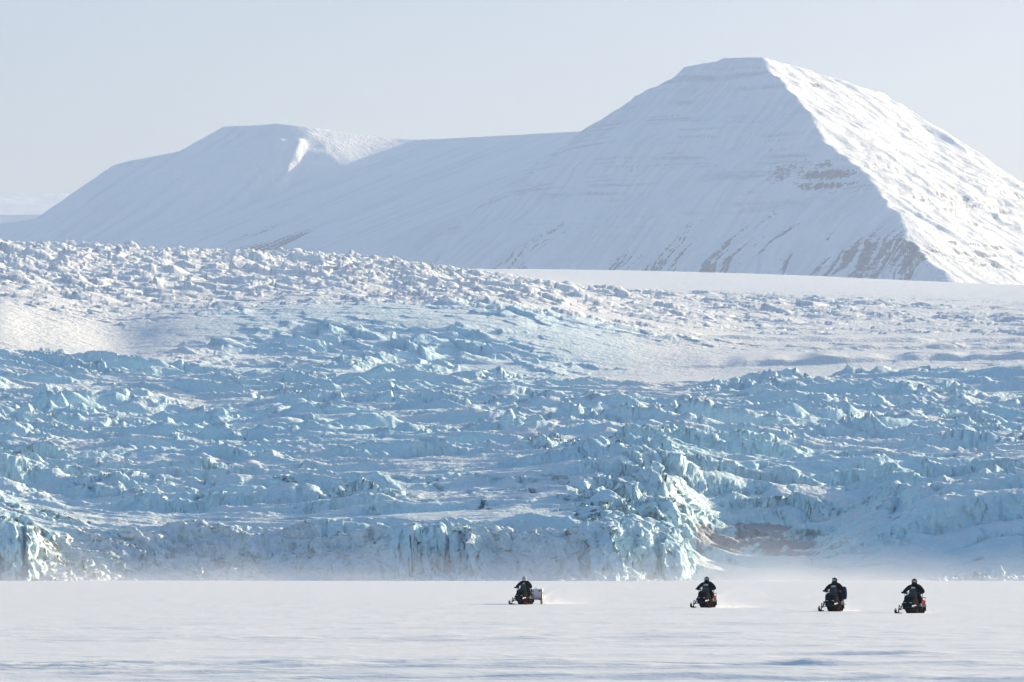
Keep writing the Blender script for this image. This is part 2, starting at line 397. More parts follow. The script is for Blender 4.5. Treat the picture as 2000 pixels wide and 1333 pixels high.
def build_upper():
    px = cols(-170, 2170, 1200, 2600, 14)
    d = np.concatenate([np.arange(2080, 2240, 5), np.arange(2240, 2500, 1.1), np.arange(2500, 5700, 4.0), np.arange(5700, 8700, 25)])
    P, Dm = np.meshgrid(px, d)
    X = (P-CX)/F*Dm; Y = Dm
    tz = Table(PU, D_UP, V_UP, (6, 3)); ta = Table(PU, D_B, A_UP, (4, 2))
    Zt = H + Dm*(HY - tz(P, Dm))/F
    A = ta(P, Dm)
    A = A*np.clip(1.25 - np.maximum(np.abs(P-1000)-1150, 0)/900, 0, 1)
    wx = 9*perlin(X/52., Y/52., 61) + 4*perlin(X/19., Y/21., 62); wy = 9*perlin(X/50., Y/54., 63) + 4*perlin(X/20., Y/18., 64)
    xs, ys = X+wx, Y+wy
    far = sstep(2480, 2800, Dm)
    sc1 = 15.0; sc2 = 24.0
    def rel_at(sc, seed, amp):
        R1 = ridged(xs/(sc*4.5), (ys+.15*xs)/(sc*2.2), seed, 2)
        F1, F2, h1, h2, h3, ox, oy = worley(xs/sc, ys/(sc*.9), seed+1)
        crev = 1 - sstep(0, .15, F2-F1)
        b = (h1-.4)*1.0 + (h2-.5)*ox*1.8 + ox*.9 + (h3-.5)*oy*2.0
        G1, G2, g1, g2, g3, qx, qy = worley(xs/(sc*.36), ys/(sc*.4), seed+2)
        b2 = (g1-.5)*.4 + (g2-.5)*qx*.9 + (g3-.5)*qy*.8
        return ((R1-.45)*1.7 + b*.75 - crev*.3 + b2*.55)*amp, crev
    ra, ca = rel_at(sc1, 70, 3.2); rb, cb = rel_at(sc2, 80, 4.6)
    act = sstep(-.25, .5, fbm(X/150., Y/210., 90, 3)*1.5 + .25)
    rel = (ra*(1-far) + rb*far)*(.12+1.05*act) + .8*fbm(X/8., Y/9., 91, 4)*(.4+.6*act)
    fill = -.6 + 2.4*fbm(X/130., Y/110., 96, 3) + .8*perlin(X/40., Y/50., 97)
    rel = -smin(-rel, -fill, 1.2)
    Z = Zt + rel*A + np.minimum(A+.15, .5)*3*fbm(X/120., Y/160., 92, 3)
    # wind-drifted hollow and ridge on the far left
    Z = Z + 3*np.exp(-((P+10)/60.)**2 - ((Dm-2350)/130.)**2) - 4*np.exp(-((P-230)/90.)**2 - ((Dm-2380)/110.)**2)
    # a long low step in the smooth snow on the right
    for c0, hgt, pa in ((2296., 3.0, 1250), (2420., 2.2, 1450), (2620., 2.6, 1150)):
        c = c0 + (P-1600)*.03 + 7*fbm(P/160., Dm*0+c0, 89, 3)
        Z = Z + hgt*sstep(pa, pa+260, P)*sstep(c, c+8, Dm)*(1-sstep(c+8, c+110, Dm))*np.clip(.7+fbm(P/120., Dm*0+c0+9, 99, 2), .2, 1.2)
    # soft sastrugi on the smooth snow
    Z = Z + .30*np.clip(1-A*2, 0, 1)*fbm(X/34. + .5*perlin(X/50, Y/50, 93), Y/70., 94, 4)
    zx, zy = slope_of(X, Y, Z)
    st = np.hypot(zx, zy)
    cov = fbm(X/25., Y/25., 95, 3)
    mid = sstep(300, 480, P)*(1-sstep(1150, 1450, P))*(1-sstep(2480, 2700, Dm))
    ice = sstep(.2, .9, st + .3*cov)*(.06 + .65*mid) + .38*mid*sstep(.3, .9, A)
    deep = (ca*(1-far))*A*.35*mid
    o = grid_mesh('upper_glacier', X, Y, Z, M['ice_up'], {'ice': np.clip(ice, 0, 1), 'deep': np.clip(deep, 0, 1)})
    tag(o, 'snow covered upper glacier with jumbled white ice blocks below the mountains', None, None, 'structure')

# ================================================================== MOUNTAINS
def build_peak():
    px = np.linspace(620, 2330, 860)
    d = np.arange(8250, 10900, 5.2)
    P, Dm = np.meshgrid(px, d)
    X = (P-CX)/F*Dm; Y = Dm
    Ys = 10000
    w = 42*fbm(X/230., Y/230., 101, 4); w2 = 42*fbm(X/210., Y/250., 105, 4)
    x = X+w*.8; y = Y+w2*.8
    kx = [1250, 1315, 1340, 1400, 1416, 1490, 1600, 1730, 1800]
    ky = [168, 150, 124, 118, 110, 114, 132, 160, 172]
    cap = np.interp(X, (np.array(kx)-CX)*.9, (HY-np.array(ky))*.9+2) + .02*(Y-Ys)
    F0 = 868 + .75*(x-283) + .15*(Y-Ys)
    F1 = 893 + .33*(x-441) + .52*(y-9960)
    F2 = 893 - .55*(x-441) + .30*(y-9960)
    B0 = 900 + .55*(x-283) - .55*(Y-10250)
    B2 = 868 - .95*(x-657) - .5*(Y-10273)
    def gully(t, z, amp, s, seed):
        g = ridged(t/s + .25*fbm(t/200., z/300., seed+7, 2), z/520., seed, 3)
        return amp*(g-.4)
    low = 1 - sstep(430, 800, F1)
    t1 = x*.844 - y*.536; t2 = x*.355 + y*.935; t0 = y
    F1 = F1 + gully(t1, F1, 10, 58, 110)*(.35+.9*low) + 4*fbm(t1/18., F1/60., 114, 3)*(.3+low)
    F0 = F0 + gully(t0*.8, F0, 6, 75, 120)
    F2 = F2 + gully(t2 + 26*fbm(t2/130., F2/130., 136, 3), F2, 8, 84, 130) + 2.6*fbm(t2/24., F2/60., 134, 3)
    left = smin(F0, F1, 60)
    Z = smin(left, F2, 5)
    Z = np.minimum(Z, np.minimum(B0, B2))
    # strata: hard beds stand out as small cliffs
    zz = Z + 7*fbm(X/170., Y/170., 140, 3)
    zz = zz + 9*perlin(zz/37., zz*0+.5, 146) + 5*perlin(zz/15., zz*0+2.5, 147)
    per = 21.
    u = zz/per - np.floor(zz/per)
    stp = (sstep(.55, 1., u) - u)*per
    band = (np.exp(-((zz-655)/45.)**2)*sstep(380, 520, X)*1.2 + .18*np.exp(-((zz-740)/60.)**2)
            + .45*sstep(835, 862, zz) + .5*np.exp(-((zz-560)/90.)**2)*sstep(620, 760, X))
    nz = sstep(-.25, .4, fbm(X/80., Y/110., 141, 3) + .1)
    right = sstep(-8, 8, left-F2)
    Z = Z + np.clip(band + right*.35*sstep(-.1, .4, fbm(X/60., Y/120., 145, 3)), 0, 1)*nz*stp*.55
    Z = np.minimum(Z, cap + 2.0*fbm(X/40., Y/40., 142, 3))
    Z = np.where(Dm > 10880, -300, Z)
    zx, zy = slope_of(X, Y, Z)
    st = np.hypot(zx, zy)
    gr1 = ridged(t1/26. + .5*fbm(t1/80., Z/200., 150, 2), Z/420., 151, 3)
    gr2 = ridged(t2/30., Z/420., 152, 3)
    gr = np.where(F2 < left, gr2, gr1)
    patch = fbm(X/130., Y/160., 153, 3)
    lowr = (1 - sstep(470, 640, Z + 60*patch))
    wv = t1 + 30*fbm(t1/90., Z/110., 157, 3)
    clus = sstep(.02, .42, fbm(wv/75., Z/150., 158, 3) + .16*lowr)
    strk = ridged(wv/21., Z/260., 159, 3)
    rock = (.10+.90*lowr)*clus*(.34 + .62*sstep(.3, .75, strk))*(.78 + .22*sstep(100, 500, X)) + .12*sstep(.45, .8, strk)*(.3+.7*lowr)
    rock = rock + np.clip(band, 0, 1)*sstep(.62, 1.05, st)*.75*(.6+.6*patch)
    rock = rock + .6*np.exp(-((zz-668)/26.)**2 - ((X-470)/75.)**2)*sstep(.0, .8, .8+patch)
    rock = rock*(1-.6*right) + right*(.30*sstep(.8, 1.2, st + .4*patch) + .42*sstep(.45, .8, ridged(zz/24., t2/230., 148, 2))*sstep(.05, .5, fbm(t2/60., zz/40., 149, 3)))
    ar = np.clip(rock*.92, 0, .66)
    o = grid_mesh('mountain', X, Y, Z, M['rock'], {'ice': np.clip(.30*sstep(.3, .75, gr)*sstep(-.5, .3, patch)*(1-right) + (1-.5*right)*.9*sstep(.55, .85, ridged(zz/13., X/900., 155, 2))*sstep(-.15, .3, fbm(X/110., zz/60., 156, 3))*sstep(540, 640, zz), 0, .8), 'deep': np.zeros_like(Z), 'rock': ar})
    tag(o, 'tall flat topped snowy mountain with a sunlit right flank', None, None, 'structure')

def build_massif():
    px = np.linspace(-320, 1500, 860)
    d = np.arange(9200, 13600, 8.)
    P, Dm = np.meshgrid(px, d)
    X = (P-CX)/F*Dm; Y = Dm
    w = 40*fbm(X/300., Y/300., 201, 3)
    x = X + w*.5; y = Y + w*.5
    s6 = 11600/F
    kx = [-400, 60, 210, 350, 432, 540, 600, 700, 760, 900]
    ky = [450, 424, 319, 296, 245, 243, 250, 262, 268, 275]
    cap = np.interp(X, (np.array(kx)-CX)*s6, (HY-np.array(ky))*s6+2) + .03*np.minimum(Y-11600, 600)
    G1 = 899 + .33*(x+455) + .46*(Y-11540)
    G1 = G1 + 9*(ridged((X*.81 - Y*.58)/95., G1/600., 210, 3)-.4)*(1-sstep(600, 900, G1)*.5)
    G2 = 899 + .03*(x+455) + .78*(y-11540)
    L = 822 + .74*(x+818) + .2*(Y-11620)
    T = 905 - .40*(x+414) + .5*(y-11560)
    B = 880 + .24*(x+154) + .22*(Y-11593)
    B = B - 1.0*np.maximum(10450-Y, 0)*sstep(-300, -60, X)
    bb = 880 - .45*(x+154) - .3*(Y-11593)
    Mf = smin(smin(G1, L, 30), smin(G2, T, 25), 10)
    # the rib whose right-hand wall catches the sun
    z0 = (HY-330)*11450/F
    rx = -452 - .10*(Mf-780)*1.0
    rx = np.interp(Mf, [700, 735, 800, 870], [-500, -482, -446, -428])
    rib = np.clip(1 - np.abs((X-rx+26)/26.), 0, 1)
    rw = sstep(700, 745, Mf)*(1-sstep(850, 874, Mf))
    wall = np.where(X < rx, sstep(rx-110, rx-8, X), 1-sstep(rx, rx+24, X))
    Mf = Mf + 24*wall*rw*(.8+.4*perlin(X/22., Y/40., 220))
    Z = np.minimum(-smin(-Mf, -B, 34), bb)
    zz = Z + 6*fbm(X/150., Y/150., 221, 3)
    u = zz/30. - np.floor(zz/30.)
    Z = Z + (sstep(.6, 1, u)-u)*30*.25*sstep(-.1, .4, fbm(X/90., Y/90., 222, 3))*(Mf > B)
    Z = np.minimum(Z, np.maximum(cap, np.where(P > 640, B, 0)) + 1.5*fbm(X/50., Y/50., 223, 2))
    Z = np.where(Dm > 13560, -300, Z)
    zx, zy = slope_of(X, Y, Z)
    st = np.hypot(zx, zy)
    gr = ridged((X*.75 - Y*.66)/60., Z/500., 230, 3)
    patch = fbm(X/150., Y/170., 231, 3)
    tm = X*.75 - Y*.66
    tm = tm + 26*fbm(tm/90., Z/120., 233, 3)
    clus = sstep(.0, .4, fbm(tm/80., Z/170., 234, 3) + .1)
    rock = (.08+.92*(1-sstep(600, 740, Z + 70*patch)))*clus*(.35 + .6*sstep(.3, .75, ridged(tm/24., Z/300., 235, 3)))*(1-.85*sstep(-430, -330, X))
    ln = ridged((X*.45 - Y*.3)/120., X*0, 232, 2)
    rock = rock + .35*np.exp(-((zz-833)/6.)**2)*(X < -430)*sstep(-.1, .3, patch)
    o = grid_mesh('mountain', X, Y, Z, M['rock'], {'ice': .25*sstep(.3, .8, gr)*sstep(-.5, .3, patch), 'deep': np.zeros_like(Z), 'rock': np.clip(rock*1.0, 0, .66)})
    tag(o, 'long low snowy mountain in shade with a thin sunlit rib', None, None, 'structure')
    # pale high plateau far behind, at the left edge
    px = np.linspace(-320, 420, 160); d = np.linspace(14500, 16500, 60)
    P, Dm = np.meshgrid(px, d); X = (P-CX)/F*Dm
    Z = H + (HY-379)*15600/F + .004*(X+1500) - .12*np.maximum(15600-Dm, 0) - .25*np.maximum(Dm-15700, 0) + 3*fbm(X/120., Dm/120., 240, 3)
    Z = np.where(Dm < 14540, 300, Z)
    o = grid_mesh('distant_plateau', X, Dm, Z, M['rock'], {'ice': Z*0, 'deep': Z*0, 'rock': Z*0})
    tag(o, 'pale far snow plateau at the left edge behind the mountain', None, None, 'structure')

# ================================================================== SMALL THINGS
class MB:
    """collects simple shapes and links them as one mesh object"""
    def __init__(self): self.v = []; self.f = []; self.mi = []
    def add(self, vs, fs, mi=0):
        b = len(self.v); self.v += [tuple(p) for p in vs]
        self.f += [tuple(i+b for i in f) for f in fs]; self.mi += [mi]*len(fs)
    def box(self, c, s, rot=None, bev=0.0, mi=0):
        bm = bmesh.new(); bmesh.ops.create_cube(bm, size=1)
        for v in bm.verts: v.co = Vector((v.co.x*s[0], v.co.y*s[1], v.co.z*s[2]))
        if bev: bmesh.ops.bevel(bm, geom=bm.edges[:], offset=bev, segments=2, affect='EDGES', profile=.6)
        Mx = (rot or Matrix.Identity(3)).to_4x4(); Mx.translation = Vector(c)
        bm.transform(Mx); bm.verts.ensure_lookup_table()
        self.add([v.co.copy() for v in bm.verts], [[v.index for v in f.verts] for f in bm.faces], mi); bm.free()
    def tube(self, pts, r, n=8, mi=0, closed=False):
        pts = [Vector(p) for p in pts]; k = len(pts)
        rs = r if isinstance(r, (list, tuple)) else [r]*k
        rings = []
        up = Vector((0, 0, 1))
        for i, p in enumerate(pts):
            if closed: t = pts[(i+1) % k]-pts[i-1]
            else: t = (pts[min(i+1, k-1)]-pts[max(i-1, 0)])
            t.normalize()
            a = t.cross(up if abs(t.z) < .95 else Vector((0, 1, 0))); a.normalize(); b = t.cross(a)
            rings.append([p + (a*math.cos(w)+b*math.sin(w))*rs[i] for w in [2*math.pi*j/n for j in range(n)]])
        vs = [v for rg in rings for v in rg]; fs = []
        for i in range(k if closed else k-1):
            i2 = (i+1) % k
            for j in range(n):
                fs.append((i*n+j, i*n+(j+1) % n, i2*n+(j+1) % n, i2*n+j))
        if not closed: fs += [tuple(range(n))[::-1], tuple((k-1)*n+j for j in range(n))]
        self.add(vs, fs, mi)
    def loft(self, secs, mi=0, caps=True):
        n = len(secs[0]); vs = [p for s in secs for p in s]; fs = []
        for i in range(len(secs)-1):
            for j in range(n):
                fs.append((i*n+j, i*n+(j+1) % n, (i+1)*n+(j+1) % n, (i+1)*n+j))
        if caps: fs += [tuple(range(n))[::-1], tuple((len(secs)-1)*n+j for j in range(n))]
        self.add(vs, fs, mi)
    def sheet(self, rows, th, mi=0):
        """a thin curved sheet with real thickness"""
        rows = [[Vector(p) for p in r] for r in rows]
        n = len(rows[0]); m = len(rows)
        nr = []
        for i in range(m):
            for j in range(n):
                du = rows[i][min(j+1, n-1)]-rows[i][max(j-1, 0)]; dv = rows[min(i+1, m-1)][j]-rows[max(i-1, 0)][j]
                q = du.cross(dv); q.normalize(); nr.append(q)
        a = [p for r in rows for p in r]; b = [p - q*th for p, q in zip(a, nr)]
        vs = a + b; o = n*m; fs = []
        for i in range(m-1):
            for j in range(n-1):
                q = (i*n+j, i*n+j+1, (i+1)*n+j+1, (i+1)*n+j); fs.append(q); fs.append(tuple(k+o for k in q[::-1]))
        rim = [j for j in range(n)] + [i*n+n-1 for i in range(1, m)] + [(m-1)*n+j for j in range(n-2, -1, -1)] + [i*n for i in range(m-2, 0, -1)]
        for i in range(len(rim)):
            p, q = rim[i], rim[(i+1) % len(rim)]; fs.append((p, p+o, q+o, q))
        self.add(vs, fs, mi)
    def ball(self, c, s, rot=None, mi=0, n=(14, 9), fn=None):
        vs = []; fs = []
        for i in range(n[1]+1):
            th = math.pi*i/n[1]
            for j in range(n[0]):
                ph = 2*math.pi*j/n[0]
                p = Vector((math.sin(th)*math.cos(ph), math.sin(th)*math.sin(ph), math.cos(th)))
                if fn: p = fn(p)
                p = Vector((p.x*s[0], p.y*s[1], p.z*s[2]))
                if rot: p = rot @ p
                vs.append(p + Vector(c))
        for i in range(n[1]):
            for j in range(n[0]):
                fs.append((i*n[0]+j, (i+1)*n[0]+j, (i+1)*n[0]+(j+1) % n[0], i*n[0]+(j+1) % n[0]))
        self.add(vs, fs, mi)
    def build(self, name, mats, parent=None, smooth=True, angle=40):
        me = bpy.data.meshes.new(name); me.from_pydata(self.v, [], self.f)
        bm = bmesh.new(); bm.from_mesh(me)
        bmesh.ops.remove_doubles(bm, verts=bm.verts[:], dist=1e-5); bm.to_mesh(me) if len(self.mi) == 0 else None
        bm.free()
        for m in (mats if isinstance(mats, (list, tuple)) else [mats]): me.materials.append(m)
        me.polygons.foreach_set('material_index', self.mi)
        me.polygons.foreach_set('use_smooth', [smooth]*len(self.f))
        me.update()
        if smooth: me.set_sharp_from_angle(angle=R(angle))
        o = bpy.data.objects.new(name, me); COL.objects.link(o)
        if parent: o.parent = parent
        return o

def empty(name, loc, rz=0):
    o = bpy.data.objects.new(name, None); COL.objects.link(o)
    o.location = loc; o.rotation_euler = (0, 0, rz); o.empty_display_size = .3
    return o

def children(o): return [c for c in bpy.data.objects if c.parent == o]
def copy_tree(o, parent=None):
    c = o.copy(); COL.objects.link(c)
    if parent: c.parent = parent
    for ch in children(o): copy_tree(ch, c)
    return c

def simple(name, col, rough=.5, metal=0., spec=.5, coat=0., noise=0., alpha=None, bump=0., scale=30):
    m, nt, nd, lk = nodes(name)
    out = N(nt, 'ShaderNodeOutputMaterial'); bs = N(nt, 'ShaderNodeBsdfPrincipled')
    bs.inputs['Base Color'].default_value = (*col, 1); bs.inputs['Roughness'].default_value = rough
    bs.inputs['Metallic'].default_value = metal; bs.inputs['Specular IOR Level'].default_value = spec
    bs.inputs['Coat Weight'].default_value = coat
    if spec <= .15: bs.inputs['IOR'].default_value = 1.12
    lk.new(bs.outputs[0], out.inputs[0])
    tc = N(nt, 'ShaderNodeTexCoord')
    n1 = N(nt, 'ShaderNodeTexNoise', Scale=scale, Detail=4, Roughness=.6); lk.new(tc.outputs['Object'], n1.inputs['Vector'])
    if noise:
        a = tuple(v*(1-noise) for v in col); b = tuple(min(1, v*(1+noise)) for v in col)
        lk.new(mixcol(nt, n1.outputs[0], a, b), bs.inputs['Base Color'])
    if bump:
        bp = N(nt, 'ShaderNodeBump', Strength=bump, Distance=.01); lk.new(n1.outputs[0], bp.inputs['Height']); lk.new(bp.outputs[0], bs.inputs['Normal'])
    if alpha is not None:
        tr = N(nt, 'ShaderNodeBsdfTransparent'); mx = N(nt, 'ShaderNodeMixShader'); mx.inputs[0].default_value = alpha
        lk.new(tr.outputs[0], mx.inputs[1]); lk.new(bs.outputs[0], mx.inputs[2]); lk.new(mx.outputs[0], out.inputs[0])
    return m

def small_materials():
    M['black'] = simple('black plastic', (.016, .017, .02), .85, noise=.3, spec=.06)
    M['body'] = simple('black painted hood', (.010, .011, .015), .8, spec=.06, noise=.2)
    M['rubber'] = simple('track rubber', (.02, .02, .022), .85, spec=.1, noise=.4, bump=.4)
    M['vinyl'] = simple('seat vinyl', (.02, .02, .022), .9, spec=.06, noise=.25, bump=.2)
    M['metal'] = simple('grey steel', (.09, .09, .10), .8, .0, spec=.1, noise=.2)
    M['dark_metal'] = simple('dark steel', (.035, .035, .04), .85, .0, spec=.08, noise=.2)
    M['alu'] = simple('bare aluminium sheet', (.60, .60, .60), .55, .0, spec=.3, noise=.12, scale=6)
    M['red'] = simple('red plastic', (.20, .013, .011), .75, spec=.1, noise=.15)
    M['dark_red'] = simple('dark red plastic', (.05, .010, .010), .8, spec=.08, noise=.2)
    M['lamp_red'] = simple('red lamp glass', (.55, .02, .02), .15, spec=.8)
    M['lamp'] = simple('headlamp glass', (.35, .36, .38), .08, spec=.9, coat=.5)
    M['white'] = simple('white decal', (.72, .73, .74), .45, noise=.05)
    M['shield'] = simple('tinted windshield', (.25, .30, .30), .12, alpha=.08, spec=.4)
    M['suit'] = simple('black snow suit', (.012, .0125, .015), .95, spec=.05, noise=.35, bump=.6, scale=12)
    M['olive'] = simple('dark olive snow suit', (.022, .022, .019), .95, spec=.05, noise=.35, bump=.6, scale=12)
    M['navy'] = simple('dark navy fabric', (.016, .034, .10), .8, spec=.15, noise=.3, bump=.5, scale=14)
    M['skin'] = simple('wind reddened skin', (.48, .24, .16), .55, noise=.12)
    M['glass'] = simple('goggle lens', (.30, .33, .36), .06, spec=.9, coat=.6)
    M['helmet'] = simple('black helmet shell', (.014, .015, .019), .6, spec=.12)
    M['helmet_white'] = simple('white and grey helmet shell', (.55, .56, .58), .3, coat=.5)
    M['boot'] = simple('boot rubber and nylon', (.016, .016, .017), .7, noise=.3)
    M['yellow'] = simple('yellow grip', (.42, .36, .10), .5, noise=.15)
    M['wood'] = simple('dark wood runner', (.05, .04, .034), .6, noise=.3)

def sup(x, hw, zb, zt, n=20, p=3.2, yc=0.):
    out = []
    zc = (zb+zt)/2; hh = (zt-zb)/2
    for j in range(n):
        a = 2*math.pi*j/n; c, s = math.cos(a), math.sin(a)
        out.append((x, yc + hw*math.copysign(abs(c)**(2/p), c), zc + hh*math.copysign(abs(s)**(2/p), s)))
    return out

def make_snowmobile():
    """utility snowmobile, forward = +X, left = +Y, z = 0 on the snow"""
    root = empty('snowmobile', (0, 0, 0))
    # track: a closed loop with cross lugs
    t = MB(); pts = []
    path = []
    for i in range(40):
        a = i/40.
        path.append(a)
    loop = [(-1.45, .06), (-1.2, .02), (-.8, .015), (-.3, .015), (.1, .03), (.38, .12), (.55, .26), (.52, .38), (.38, .44), (0, .42), (-.6, .40), (-1.2, .40), (-1.48, .37), (-1.6, .27), (-1.57, .14)]
    W2 = .26; k = len(loop)
    def dense(lp, m):
        o = []
        for i in range(len(lp)):
            p0, p1, p2, p3 = [Vector((*lp[(i+j-1) % len(lp)], 0)) for j in range(4)]
            for s in range(m):
                u = s/m
                o.append(.5*((2*p1) + (p2-p0)*u + (2*p0-5*p1+4*p2-p3)*u*u + (3*p1-p0-3*p2+p3)*u**3))
        return o
    L = dense(loop, 5); n = len(L)
    vs = []; fs = []
    for i, p in enumerate(L):
        tg = L[(i+1) % n]-L[i-1]; nn = Vector((tg.y, -tg.x, 0)).normalized()
        o = p + nn*(.022 if i % 2 else -.004)
        q = p - nn*.03
        vs += [(o.x, -W2, max(o.y, .004)), (o.x, W2, max(o.y, .004)), (q.x, W2, q.y), (q.x, -W2, q.y)]
    for i in range(n):
        a, b = i*4, ((i+1) % n)*4
        for j in range(4): fs.append((a+j, a+(j+1) % 4, b+(j+1) % 4, b+j))
    t.add(vs, fs); tr = t.build('track', M['rubber'], root, angle=25)
    w = MB()
    for x, z, r in ((-1.38, .22, .13), (-.9, .13, .085), (-.4, .13, .085), (.02, .15, .085), (.36, .27, .11)):
        for y in (-.15, .15):
            w.tube([(x, y-.03, z), (x, y+.03, z)], r, 14)
    w.tube([(-1.2, -.16, .24), (-.2, -.16, .24)], .02); w.tube([(-1.2, .16, .24), (-.2, .16, .24)], .02)
    w.build('bogie_wheels', M['black'], tr)
    # tunnel and running boards
    b = MB()
    b.box((-.62, 0, .50), (1.96, .54, .10), bev=.02)
    b.box((-.62, .265, .40), (1.9, .03, .16), bev=.008); b.box((-.62, -.265, .40), (1.9, .03, .16), bev=.008)
    b.build('tunnel', M['dark_metal'], root)
    for s in (1, -1):
        r = MB(); r.box((-.35, s*.38, .36), (1.25, .19, .03), bev=.008); r.tube([(-.97, s*.47, .365), (.27, s*.47, .365)], .018)
        r.box((.30, s*.38, .43), (.05, .19, .17), bev=.01)
        r.build('running_board', M['metal'], root)
    # seat
    st = MB()
    st.loft([sup(-1.28, .16, .56, .72, 20), sup(-1.2, .215, .55, .83), sup(-.8, .22, .55, .86), sup(-.55, .215, .55, .81), sup(-.2, .20, .55, .80), sup(.05, .17, .55, .84), sup(.16, .13, .58, .82)])
    st.build('seat', M['vinyl'], root, angle=60)
    # hood
    h = MB()
    h.loft([sup(.00, .22, .44, .80), sup(.10, .27, .34, .89), sup(.35, .305, .25, .86), sup(.65, .315, .20, .79), sup(.95, .29, .19, .67), sup(1.15, .22, .22, .54), sup(1.24, .12, .28, .45)])
    hood = h.build('hood', M['body'], root, angle=60)
    for s in (1, -1):
        g = MB(); g.ball((1.08, s*.13, .53), (.06, .09, .045), Matrix.Rotation(s*R(25), 3, 'Z'))
        g.build('headlight', M['lamp'], root)
        d = MB(); rows = []
        for zz in (.36, .44):
            rows.append([(.72+.42*u, s*(.334 - .100*u**2.4), zz - .02*u) for u in (0, .25, .5, .75, 1)])
        d.sheet(rows if s < 0 else rows[::-1], .006)
        # lettering-like notches are too small to read in the photo: a plain white bar
        d.build('side_decal', M['white'], hood)
        pz = MB(); pz.loft([[(x, s*y, z) for x, y, z in q] for q in (
            [(-.20, .20, .46), (-.20, .285, .46), (-.20, .285, .68), (-.20, .20, .70)],
            [(.1, .22, .40), (.1, .30, .40), (.1, .30, .72), (.1, .22, .76)],
            [(.45, .27, .34), (.45, .325, .34), (.45, .325, .56), (.45, .27, .58)])])
        pz.build('side_panel', M['black'], root)
        rr = MB(); rr.loft([[(x, s*y, z) for x, y, z in q] for q in (
            [(-1.40, .20, .54), (-1.40, .295, .54), (-1.40, .295, .64), (-1.40, .20, .66)],
            [(-1.0, .20, .52), (-1.0, .315, .52), (-1.0, .315, .68), (-1.0, .20, .70)],
            [(-.22, .20, .50), (-.22, .32, .50), (-.22, .32, .62), (-.22, .20, .64)])])
        rr.build('rear_fender', M['red'], root)
    bp = MB(); bp.tube([(1.05, -.24, .30), (1.27, -.18, .31), (1.33, 0, .32), (1.27, .18, .31), (1.05, .24, .30)], .02)
    bp.tube([(1.33, -.05, .32), (1.2, -.04, .46)], .014); bp.tube([(1.33, .05, .32), (1.2, .04, .46)], .014)
    bp.build('front_bumper', M['dark_metal'], root)
    # windshield
    ws = MB(); rows = []
    for i in range(6):
        u = i/5.; row = []
        for j in range(11):
            v = (j-5)/5.
            hw = .29 - .07*u - .05*u*u
            row.append((.44 - .27*u - .20*v*v*(1-.35*u), v*hw, .84 + .44*u*(1-.10*v*v)))
        rows.append(row)
    ws.sheet(rows, .006); wsh = ws.build('windshield', M['shield'], root, angle=60)
    rim = MB(); e = rows[0][0:1] + [r[0] for r in rows[1:]] + rows[-1][1:] + [r[-1] for r in rows[-2::-1]]
    rim.tube(e, .008, 6); rim.build('trim', M['black'], wsh)
    # handlebar
    hb = MB(); hb.tube([(.02, -.35, 1.00), (.06, -.2, 1.02), (.10, 0, 1.0), (.06, .2, 1.02), (.02, .35, 1.00)], .014)
    hb.tube([(.20, 0, .80), (.10, 0, 1.0)], .03); hb.box((.10, 0, 1.02), (.10, .20, .06), bev=.02)
    bar = hb.build('handlebar', M['black'], root)
    for s in (1, -1):
        g = MB(); g.tube([(.038, s*.25, 1.012), (.018, s*.365, 1.0)], .021, 10); g.build('grip', M['rubber'], bar)
        mr = MB(); mr.tube([(.26, s*.26, .83), (.18, s*.44, 1.00)], .010); mr.ball((.17, s*.47, 1.04), (.03, .07, .05)); mr.build('mirror', M['black'], root)
    # skis
    for s in (1, -1):
        k = MB(); rows = []
        xs = [(.42, .035, .05), (.6, .02, .075), (1.0, .016, .08), (1.35, .018, .08), (1.52, .05, .075), (1.66, .12, .06), (1.75, .20, .035)]
        secs = []
        for x, z, hw in xs:
            y = s*.47
            secs.append([(x, y-hw, z), (x, y+hw, z), (x, y+hw*.9, z+.022), (x, y+hw*.35, z+.03), (x, y-hw*.35, z+.03), (x, y-hw*.9, z+.022)])
        k.loft(secs); k.box((1.0, s*.47, .012), (1.0, .012, .022))
        ski = k.build('ski', M['dark_red'], root, angle=30)
        lp = MB(); lp.tube([(1.36, s*.47, .04), (1.44, s*.47, .17), (1.54, s*.47, .275), (1.65, s*.47, .285), (1.74, s*.47, .21)], .014)
        lp.build('ski_loop', M['dark_red'], ski)
        sp = MB(); sp.tube([(1.02, s*.47, .03), (1.0, s*.465, .20), (.95, s*.44, .44)], [.035, .026, .026])
        sp.box((1.02, s*.47, .06), (.20, .06, .06), bev=.01); sp.build('ski_spindle', M['dark_metal'], root)
        am = MB()
        for x0, z0, z1 in ((.70, .28, .18), (.98, .28, .18), (.72, .40, .36), (.96, .40, .36)):
            am.tube([(x0, s*.22, z0), (1.0, s*.455, z1)], .015)
        am.tube([(.93, s*.43, .22), (.84, s*.25, .48)], .032, 10)
        am.build('suspension_arm', M['dark_metal'], root)
    # rear: rack, lamp, flap
    rk = MB()
    for s in (1, -1):
        rk.tube([(-.98, s*.25, .58), (-1.06, s*.26, .77), (-1.60, s*.26, .80), (-1.74, s*.24, .76), (-1.72, s*.24, .56), (-1.5, s*.24, .53)], .014)
    for x in (-1.15, -1.3, -1.45, -1.6, -1.73): rk.tube([(x, -.25, .785), (x, .25, .785)], .011)
    rk.build('rear_rack', M['black'], root)
    br = MB(); br.tube([(-1.06, -.24, .80), (-1.12, -.24, 1.12), (-1.13, -.18, 1.20), (-1.13, .18, 1.20), (-1.12, .24, 1.12), (-1.06, .24, .80)], .016)
    br.box((-1.12, 0, 1.08), (.07, .34, .20), bev=.03)
    br.build('backrest', M['vinyl'], root)
    tl = MB(); tl.box((-1.66, 0, .66), (.04, .30, .07), bev=.012)
    tl.build('tail_light', M['lamp_red'], root)
